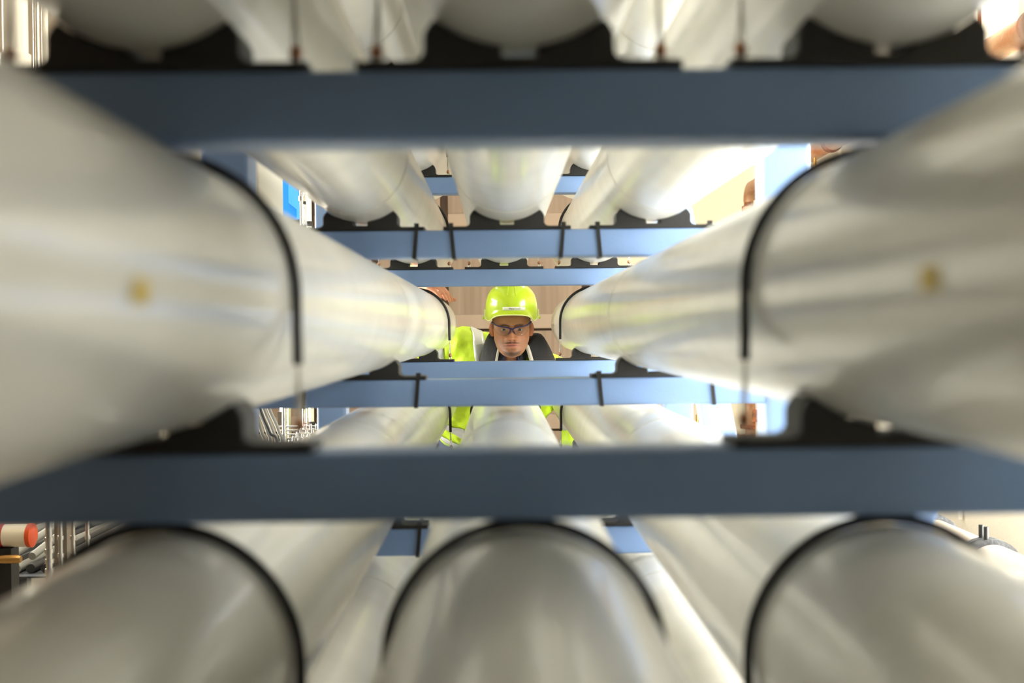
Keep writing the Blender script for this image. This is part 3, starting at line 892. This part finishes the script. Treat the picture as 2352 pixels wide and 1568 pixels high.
# over-shoulder tapes
pth = sub([(-0.095, 5.03, 1.36), (-0.100, 4.95, 1.375), (-0.085, 4.87, 1.30), (-0.075, 4.86, 1.20)])
ribbon(pth, [(1, 0.15, 0.25)] * len(pth), 0.05, 'reflective_tape', M['reflective'])
pth = sub([(0.175, 5.05, 1.27), (0.185, 4.97, 1.275), (0.19, 4.89, 1.20), (0.17, 4.90, 1.12)])
ribbon(pth, [(1, 0.1, -0.35)] * len(pth), 0.05, 'reflective_tape', M['reflective'])
def ring(c, axis, rad, wid):
    axis = Vector(axis).normalized(); u = axis.orthogonal().normalized(); w = axis.cross(u)
    pth = [Vector(c) + (u * math.cos(2 * PI * k / 40) + w * math.sin(2 * PI * k / 40)) * rad for k in range(41)]
    ribbon(pth, [axis] * 41, wid, 'reflective_tape', M['reflective'])
ring((-0.26, 4.99, 1.287), (1, -0.1, 0.05), 0.09, 0.05)
ring((0.325, 5.055, 0.985), (0.1, 0.05, -0.25), 0.09, 0.05)
ring((0.307, 5.035, 0.815), (0.1, 0.15, 0.5), 0.075, 0.05)
ring((-0.06, 5.22, 1.0), (-0.25, 0.85, -0.5), 0.24, 0.05)
ring((-0.115, 5.35, 0.935), (-0.2, 0.75, -0.65), 0.24, 0.05)
# black stand collar, open at the front
def collar(a_open0, a_open1):
    """rows from inner top edge to outer hem; angle 0 = front, opened towards the camera"""
    prof_c = [ # (z, radius x, radius y, y centre)
        (1.225, 0.062, 0.062, 4.84), (1.29, 0.066, 0.064, 4.785), (1.338, 0.074, 0.070, 4.765), (1.350, 0.085, 0.078, 4.77),
        (1.338, 0.096, 0.090, 4.785), (1.29, 0.116, 0.11, 4.83), (1.24, 0.134, 0.135, 4.89), (1.20, 0.144, 0.14, 4.94)]
    rows = []
    for (z, rx, ry, yc) in prof_c:
        row = []
        for k in range(49):
            a = a_open0 + (2 * PI - a_open0 - a_open1) * k / 48
            drop = 0.055 * math.exp(-((min(a, 2 * PI - a) - 0.5) / 0.55) ** 2) * (1 if z > 1.22 else 0)
            tilt = -0.10 * (rx * math.sin(a))
            row.append((0.046 + rx * math.sin(a) * (1.40 if 0 < a < PI and rx > 0.08 else (0.97 if rx > 0.08 else 1.0)), yc - ry * math.cos(a), z - drop + tilt * 0.25))
        rows.append(row)
    return rows
crow = [[(x, y, max(z, 1.195) if y < 4.83 else z) for x, y, z in r_] for r_ in collar(0.55, 0.55)]
cme = pbuild(MB().grid(crow), 'collar', M['collar'])
md = cme.modifiers.new('s', 'SOLIDIFY'); md.thickness = 0.006; md.offset = 0
md = cme.modifiers.new('ss', 'SUBSURF'); md.levels = 1; md.render_levels = 1
# pale lining strips along the collar opening
for col_, rk in ((0, 0.0085), (48, 0.005)):
    pts = [Vector(crow[j][col_]) + Vector((0, -0.004, 0)) for j in (2, 3, 4, 5, 6)]
    pbuild(MB().tube(bez(pts, 5), rk, 10, round_ends=True), 'lining_strip', M['zip'])
# navy shirt and collar
rows = []
for (z, rx, ry, yc) in [(1.195, 0.07, 0.065, 4.89), (1.225, 0.062, 0.060, 4.85), (1.26, 0.0585, 0.058, 4.81), (1.292, 0.0605, 0.060, 4.785), (1.288, 0.066, 0.065, 4.785), (1.25, 0.072, 0.074, 4.80)]:
    rows.append([(0.046 + rx * math.sin(a), yc - ry * math.cos(a), max(1.195, z - 0.045 * math.exp(-(min(a, 2 * PI - a) / 0.7) ** 2))) for a in [0.42 + (2 * PI - 0.84) * k / 40 for k in range(41)]])
sh = pbuild(MB().grid(rows), 'shirt_collar', M['navy'])
md = sh.modifiers.new('s', 'SOLIDIFY'); md.thickness = 0.003; md.offset = 0
# trousers and boots
tb = MB()
tb.tube([(-0.10, 5.30, 0.99), (LG, 5.38, 0.92), (LG, 5.43, 0.82)], [0.13, 0.142, 0.13], 20, sx=1.2, round_ends=True)
for s in (-1, 1):
    tb.tube([(LG + s * 0.095, 5.42, 0.86), (LG + s * 0.11, 5.36, 0.50), (LG + s * 0.12, 5.48, 0.11)], [0.105, 0.082, 0.072], 16, round_ends=True)
tme = joined_remesh(tb, 'trousers', 0.012, 5, M['trouser'])
for v in tme.vertices: v.co = v.co + PINV
link('trousers', tme, person)
for s in (-1, 1):
    b_ = MB().tube([(LG + s * 0.12, 5.50, 0.12), (LG + s * 0.12, 5.50, 0.06)], [0.055, 0.055], 14, round_ends=True)
    b_.tube([(LG + s * 0.12, 5.51, 0.048), (LG + s * 0.123, 5.38, 0.045), (LG + s * 0.126, 5.27, 0.04)], [0.048, 0.050, 0.040], 14, round_ends=True)
    bme = joined_remesh(b_, 'boot', 0.008, 3, M['boot'])
    for v in bme.vertices: v.co = v.co + PINV; v.co.z = max(v.co.z, 0.0)
    link('boot', bme, person)

# ------------------------------------------------------------------ plant to the left of the rack
def local(mb, loc):
    mb.v = [(x - loc[0], y - loc[1], z - loc[2]) for x, y, z in mb.v]; return mb

# grey control cabinet on a pole
L = (-0.765, 3.35, 0)
cab = empty('control_cabinet', L, 'pale grey control cabinet on a pole behind the left blue post', 'cabinet')
local(MB().rbox(-0.89, -0.641, 3.11, 3.47, 1.25, 2.10, 0.012, 'z'), L).build('body', M['cabinet'], cab)
local(MB().rbox(-0.865, -0.646, 3.095, 3.1095, 1.27, 2.08, 0.004, 'y'), L).build('door', M['cabinet'], cab)
local(MB().tube([(-0.878, 3.10, 1.27), (-0.878, 3.10, 2.08)], 0.006, 10), L).build('hinge', M['steel'], cab)
local(MB().tube([(-0.765, 3.35, 0.02), (-0.765, 3.35, 1.25)], 0.03, 16), L).build('pole', M['cabinet'], cab)
local(MB().rbox(-0.83, -0.70, 3.285, 3.415, 0.0, 0.02, 0.01, 'z'), L).build('base_plate', M['cabinet'], cab)

# blue valve actuator on its stem
x1, z1 = at(693, 430, 5.2); x0 = x1 - 0.19; zb = at(0, 500, 5.2)[1]
L = (x0 + 0.1, 5.28, 0)
act = empty('valve_actuator', L, 'bright blue valve actuator box beside the grey cabinet', 'actuator')
ah = 0.21
poly = [(x0, zb), (x1, zb), (x1, zb + ah - 0.02), (x1 - 0.02, zb + ah), (x0 + 0.05, zb + ah), (x0, zb + ah - 0.05)]
local(MB().prism(poly, 'y', 5.2, 5.36), L).build('housing', M['actuator'], act, smooth=False)
xa_ = x1 - 0.048
poly = [(xa_, zb + 0.075), (x1 - 0.012, zb + 0.045), (x1 - 0.012, zb + 0.004), (x1 - 0.001, zb + 0.004), (x1 - 0.001, zb + ah - 0.022), (xa_ + 0.012, zb + ah - 0.03), (xa_, zb + ah - 0.055)]
local(MB().prism(poly, 'y', 5.19, 5.1995), L).build('cover', M['actuator_pale'], act, smooth=False)
local(MB().box(x0 + 0.02, x1 - 0.008, 5.215, 5.345, zb - 0.055, zb - 0.0005), L).build('mounting_plate', M['rubber'], act, smooth=False)
local(MB().lathe([(0.028, 0.03), (0.028, zb - 0.0555)], (x0 + 0.1, 5.28, 0), 'z', 20), L).build('stem', M['steel'], act)
local(MB().lathe([(0.07, 0.0), (0.07, 0.03)], (x0 + 0.1, 5.28, 0), 'z', 24), L).build('base_flange', M['iron'], act)

def riser(px, Y, rad, z0, z1, mat, label, cat='pipe', collars=(), cmat=None, group=None, name='riser_pipe'):
    x = at(px, 0, Y)[0]
    o = empty(name, (x, Y, z0), label, cat, group)
    MB().lathe([(rad, 0), (rad, z1 - z0)], (0, 0, 0), 'z', 20).build('pipe', mat, o)
    for (cz, ch, cr) in collars:
        MB().lathe([(rad + 0.0003, cz - z0 - ch / 2), (cr, cz - z0 - ch / 2), (cr, cz - z0 + ch / 2), (rad + 0.0003, cz - z0 + ch / 2)], (0, 0, 0), 'z', 20).build('collar', cmat or mat, o)
    return o
zc = lambda py, Y: at(0, py, Y)[1]
riser(697, 5.05, 0.008, 0, 2.9, M['chrome'], 'thin polished pipe rising just right of the blue actuator', collars=[(zc(452, 5.05), 0.02, 0.014)])
riser(704.5, 5.1, 0.006, 0, 2.9, M['steel'], 'thinnest steel pipe, between the polished pipe and the cream pipe', collars=[(zc(462, 5.1), 0.012, 0.013)], cmat=M['rubber'])
riser(714, 5.0, 0.0115, 0, 2.9, M['pvc'], 'cream plastic pipe with black coupling beside the far left post', collars=[(zc(510, 5.0), 0.022, 0.016), (zc(520, 5.0), 0.004, 0.0165), (zc(968, 5.0), 0.02, 0.015), (zc(985, 5.0), 0.012, 0.017)], cmat=M['rubber'])
riser(651, 4.7, 0.0075, 0, 1.34, M['chrome'], 'short polished pipe with ribbed couplings beside the grey hoses',
      collars=[(zc(p_, 4.7), 0.011, 0.0125) for p_ in (993, 1000, 1006, 1014, 1020)], cmat=M['chrome'])

# sampling manifold with small valves
YM = 4.95
xm0, xm1 = at(655, 0, YM)[0], at(722, 0, YM)[0]
man = empty('sampling_manifold', ((xm0 + xm1) / 2, YM, 0), 'steel sampling manifold with rows of small shiny valves at lower left', 'manifold')
LM = ((xm0 + xm1) / 2, YM, 0)
for xx in (xm0 - 0.03, xm1 + 0.02):
    local(MB().box(xx - 0.008, xx + 0.008, YM + 0.02, YM + 0.036, 0, 1.02), LM).build('leg', M['steel'], man, smooth=False)
for k in range(6):
    zz = zc(974 + 9 * k, YM)
    local(MB().tube([(xm0 - 0.03, YM + 0.012, zz), (xm1 + 0.02, YM + 0.012, zz)], 0.0035, 10), LM).build('rail_tube', M['steel'], man)
    for q in range(3):
        vx = at(712 - 9 * k + 13 * q - 12, 0, YM)[0]
        if not (xm0 - 0.02 < vx < xm1 + 0.015): continue
        v_ = local(MB().lathe([(0.006, -0.012), (0.0085, -0.010), (0.0085, 0.002), (0.005, 0.004), (0.005, 0.012)], (vx, YM - 0.006, zz), 'z', 12), LM).build('valve', M['chrome'], man)
        local(MB().box(vx - 0.010, vx + 0.010, YM - 0.010, YM - 0.002, zz + 0.0121, zz + 0.016), LM).build('lever', M['rubber'], v_, smooth=False)

# hoses
def hose(pts, rad, mat, label, group='hoses at the left'):
    o = MB().tube(bez(pts, 12), rad, 12).build('hose', mat)
    return tag(o, label, 'hose', group)
YH = 4.25
hl = ['outermost', 'second', 'third', 'fourth', 'innermost']
for k in range(4):
    p0 = at(583 + 9 * k, 935, YH); p1 = at(600 + 11 * k, 985, YH); p2 = at(610 + 12 * k, 1040, YH)
    hose([(p0[0] - 0.03, YH + 0.02 * k, p0[1] + 0.10), (p0[0], YH + 0.02 * k, p0[1]), (p1[0], YH + 0.015 * k, p1[1]), (p2[0], YH + 0.01 * k, p2[1]), (p2[0] + 0.02, YH, 0.45), (p2[0] - 0.05, YH - 0.05, 0.012)], 0.0072, M['hose'],
         'grey hose curving down behind the left crossbeam, %s from the left' % ['first', 'second', 'third', 'fourth'][k], 'grey hoses behind the crossbeam')
p0 = at(602, 935, YH); p1 = at(622, 985, YH); p2 = at(641, 1035, YH)
hose([(p0[0] - 0.02, YH - 0.03, p0[1] + 0.10), (p0[0], YH - 0.03, p0[1]), (p1[0], YH - 0.03, p1[1]), (p2[0], YH - 0.03, p2[1]), (p2[0] + 0.01, YH - 0.03, 0.4), (p2[0] - 0.02, YH - 0.08, 0.009)], 0.0052, M['hose_dark'],
     'thin black hose lying over the grey hoses at left', None)
# hoses in the lower left corner, on a tray
TRX = -1.70
tray = empty('cable_tray', (TRX, 5.0, 0), 'low steel tray carrying dark hoses at the lower left', 'tray')
LT = (TRX, 5.0, 0)
local(MB().box(TRX - 0.16, TRX + 0.16, 3.95, 6.3, 0.53, 0.536), LT).build('tray_floor', M['iron'], tray, smooth=False)
for s in (-1, 1):
    local(MB().box(TRX + s * 0.162 - 0.002, TRX + s * 0.162 + 0.002, 3.95, 6.3, 0.53, 0.56), LT).build('tray_side', M['iron'], tray, smooth=False)
for yy in (4.1, 6.1):
    local(MB().box(TRX - 0.02, TRX + 0.02, yy, yy + 0.04, 0, 0.5299), LT).build('leg', M['iron'], tray, smooth=False)
for k in range(6):
    x_ = TRX - 0.125 + 0.05 * k; rr_ = 0.016
    zz = 0.536 + rr_ + 0.0005
    hose([(x_, 4.0, zz), (x_ + 0.008 * math.sin(k), 4.5, zz), (x_ - 0.006 * math.cos(k), 5.1, zz), (x_ + 0.006 * math.sin(2 * k), 5.7, zz), (x_, 6.25, zz)], rr_, M['hose_dark'] if k % 3 else M['hose'],
         '%s hose lying in the low tray, %s from its left side' % ('dark' if k % 3 else 'grey', ['first', 'second', 'third', 'fourth', 'fifth', 'sixth'][k]), 'hoses in the low tray')
for k in range(3):
    x_ = TRX - 0.09 + 0.075 * k
    hose([(x_, 4.05, 0.586), (x_ + 0.03, 4.4, 0.625 + 0.01 * k), (x_ - 0.02, 4.8, 0.587), (x_ + 0.03, 5.2, 0.64), (x_, 5.6, 0.587), (x_ + 0.02, 6.0, 0.587)], 0.014, M['hose'],
         'loose grey hose looping on top of the tray hoses, %s' % ['leftmost', 'middle', 'rightmost'][k], 'loose hoses on the tray')

# polished vertical pipes at the lower left
for i_, (px, Y, rad, top) in enumerate(((111, 3.42, 0.010, 1.5), (137, 3.52, 0.007, 1.5), (166, 3.62, 0.0065, 1.4), (199, 3.72, 0.0065, 1.4))):
    rz_ = [(zc(p_, Y), 0.012, rad + 0.003) for p_ in ((1225, 1252, 1275, 1297) if i_ == 0 else (1222, 1262))]
    riser(px, Y, rad, 0, top, M['chrome'], 'polished vertical pipe above the low hose tray, %s from the left' % ['first', 'second', 'third', 'fourth'][i_], collars=rz_, group='polished pipes at lower left')

# pump motor
YQ = 3.7
xr, zm = at(76, 1216, YQ); 
L = (xr - 0.2, YQ, 0)
mot = empty('pump_motor', L, 'cream pump motor with red stripe and orange end at lower left', 'motor')
rm = 0.036
local(MB().lathe([(rm * 0.7, xr - 0.40), (rm, xr - 0.38), (rm, xr - 0.016)], (0, YQ, zm), 'x', 28), L).build('casing', M['motor'], mot)
local(MB().lathe([(rm + 0.0004, xr - 0.20), (rm + 0.001, xr - 0.198), (rm + 0.001, xr - 0.092), (rm + 0.0004, xr - 0.09)], (0, YQ, zm), 'x', 28), L).build('red_band', M['red'], mot)
local(MB().lathe([(rm + 0.002, xr - 0.0155), (rm + 0.002, xr - 0.002), (rm - 0.008, xr + 0.003), (0, xr + 0.003)], (0, YQ, zm), 'x', 28), L).build('end_cap', M['orange'], mot)
local(MB().box(xr - 0.13, xr - 0.06, YQ - 0.03, YQ + 0.03, 0.0, zm - rm - 0.0005), L).build('pedestal', M['rubber'], mot, smooth=False)
local(MB().lathe([(0.012, xr - 0.09), (0.014, xr - 0.07), (0.014, xr - 0.03), (0.010, xr - 0.02)], (0, YQ - 0.05, zm - rm - 0.03), 'x', 16), L).build('drain_plug', M['brass'], mot)

# pale plastic riser and steel pipes at the upper left
riser(50, 3.2, 0.033, 1.95, ROOM_Z, M['pvc'], 'thick white plastic pipe rising at the far upper left', collars=[(zc(140, 3.2), 0.055, 0.040), (2.0, 0.06, 0.04)], cmat=M['pvc'])
riser(98, 3.3, 0.009, 1.95, ROOM_Z, M['steel'], 'slim steel pipe right of the thick white plastic pipe')
riser(117, 3.35, 0.009, 1.95, ROOM_Z, M['pvc'], 'slim pale plastic pipe nearest the upper left saddle')

# stainless filter housing lying on legs
YS = 3.75
xf, zf = at(440, 360, YS)
L = (xf - 0.25, YS, 0)
flt = empty('filter_housing', L, 'polished steel filter housing with a cream end flange behind the left post', 'filter')
local(MB().lathe([(0.0, xf - 0.52), (0.02, xf - 0.515), (0.034, xf - 0.49), (0.034, xf)], (0, YS, zf), 'x', 28), L).build('barrel', M['chrome'], flt)
local(MB().lathe([(0.045, xf + 0.0005), (0.047, xf + 0.003), (0.047, xf + 0.03), (0.045, xf + 0.034)], (0, YS, zf - 0.004), 'x', 28), L).build('flange', M['pvc'], flt)
local(MB().lathe([(0.055, xf - 0.52), (0.06, xf - 0.50), (0.06, xf + 0.028)], (0, YS + 0.01, zf - 0.112), 'x', 28), L).build('lower_barrel', M['cream'], flt)
for xx in (xf - 0.42, xf - 0.12):
    local(MB().box(xx - 0.02, xx + 0.02, YS - 0.02, YS + 0.04, 0, zf - 0.165), L).build('leg', M['steel'], flt, smooth=False)

# ------------------------------------------------------------------ plant to the right of the rack
# rusty pipe along the right wall, turning down at the far end
RXP, RZP, RR = 1.74, H + 0.972, 0.045
yel = RXP * FPX / (1727 - VPX)
L = (RXP, 5.0, 0)
rp_ = empty('rusty_pipe', L, 'rusty pipe running under the ceiling along the right wall then turning down', 'pipe')
local(MB().tube([(RXP, 2.2, RZP), (RXP, yel - 0.09, RZP)], RR, 24), L).build('pipe_run', M['rust'], rp_)
elb = [(RXP, yel - 0.09 + 0.09 * math.sin(a), RZP - 0.09 + 0.09 * math.cos(a)) for a in [PI / 2 * k / 8 for k in range(9)]]
local(MB().tube(elb, RR + 0.001, 24), L).build('elbow', M['rust'], rp_)
local(MB().tube([(RXP, yel, RZP - 0.09), (RXP, yel, 0.0)], RR - 0.003, 24), L).build('down_pipe', M['rust_dark'], rp_)
local(MB().lathe([(RR - 0.002, 0), (RR + 0.012, 0.003), (RR + 0.012, 0.04), (RR - 0.002, 0.045)], (RXP, yel, RZP - 0.16), 'z', 24), L).build('collar', M['rust_dark'], rp_)
for yy in (3.72, 4.15, 6.0):
    local(MB().lathe([(RR + 0.0003, -0.02), (RR + 0.010, -0.018), (RR + 0.010, 0.018), (RR + 0.0003, 0.02)], (RXP, yy, RZP), 'y', 24), L).build('pipe_clamp', M['rust_dark'], rp_)
    local(MB().tube([(RXP, yy, RZP + RR + 0.011), (RXP, yy, ROOM_Z - 0.001)], 0.007, 8), L).build('hanger_rod', M['rust_dark'], rp_)
local(MB().tube([(RXP - 0.02, 6.25, RZP - RR), (RXP - 0.02, 6.25, RZP - RR - 0.04)], 0.009, 10), L).build('drain_stub', M['brass'], rp_)
local(MB().lathe([(0.006, -0.02), (0.011, -0.014), (0.011, 0.014), (0.006, 0.02)], (RXP - 0.02, 4.0, RZP - RR - 0.012), 'y', 12), L).build('drain_stub', M['iron'], rp_)

# wide galvanised pipe low along the right wall
GX, GR = 1.50, 0.085
GZ = H - 0.446 * GX - GR + 0.005
L = (GX, 5.0, 0)
gp = empty('galvanised_pipe', L, 'wide stained galvanised pipe low along the right wall', 'pipe')
local(MB().tube([(GX, 1.6, GZ), (GX, 8.2, GZ)], GR, 32), L).build('pipe_run', M['galv'], gp)
for yy in (3.54, 4.02):
    cl = local(MB().lathe([(GR + 0.0003, -0.03), (GR + 0.016, -0.028), (GR + 0.016, -0.006), (GR + 0.009, -0.004), (GR + 0.009, 0.004), (GR + 0.016, 0.006), (GR + 0.016, 0.028), (GR + 0.0003, 0.03)], (GX, yy, GZ), 'y', 32), L).build('coupling', M['iron'], gp)
    for dy in (-0.018, 0.018):
        mbb = local(MB().lathe([(0.0075, 0), (0.0075, 0.04)], (GX - 0.015 + (0.04 if dy > 0 else 0) * 0, yy + dy, GZ + GR + 0.0135), 'z', 10), L)
        mbb.build('bolt', M['rubber'], cl)
for yy in (2.4, 4.9, 7.2):
    local(MB().box(GX - 0.06, GX + 0.06, yy, yy + 0.05, 0, GZ - GR + 0.004), L).build('support', M['iron'], gp, smooth=False)

# brown risers seen between brace and right post
riser(1724, 6.1, 0.030, 0, 2.0, M['rust'], 'brown vertical pipe with flange between the brace and the right post', collars=[(zc(985, 6.1), 0.02, 0.055), (zc(1010, 6.1), 0.02, 0.055)], cmat=M['rust_dark'])
riser(1748, 5.8, 0.028, 0, 2.0, M['galv'], 'pale vertical pipe beside the brown flanged pipe', collars=[(zc(960, 5.8), 0.06, 0.045)], cmat=M['rust_dark'])
rv = riser(1607, 6.0, 0.010, 0, 1.25, M['brass'], 'thin brass pipe with a bulging valve beside the far right post', collars=[(zc(968, 6.0), 0.05, 0.022), (zc(990, 6.0), 0.03, 0.018)])
# white conduits on the right wall
cz0 = H - (1205 - VPY) / FPX * 4.72
o = MB().tube([(1.885, 4.72, cz0), (1.885, 4.72, cz0 + 0.085), (1.885, 4.735, cz0 + 0.1), (1.885, 5.6, cz0 + 0.1)], 0.010, 12).build('conduit', M['pvc'])
tag(o, 'short white bent conduit low on the right wall', 'conduit')
o = MB().tube([(1.885, 6.35, 0.0), (1.885, 6.35, ROOM_Z)], 0.012, 12).build('conduit', M['pvc'])
tag(o, 'tall straight white conduit on the right wall beside the rusty pipe', 'conduit')
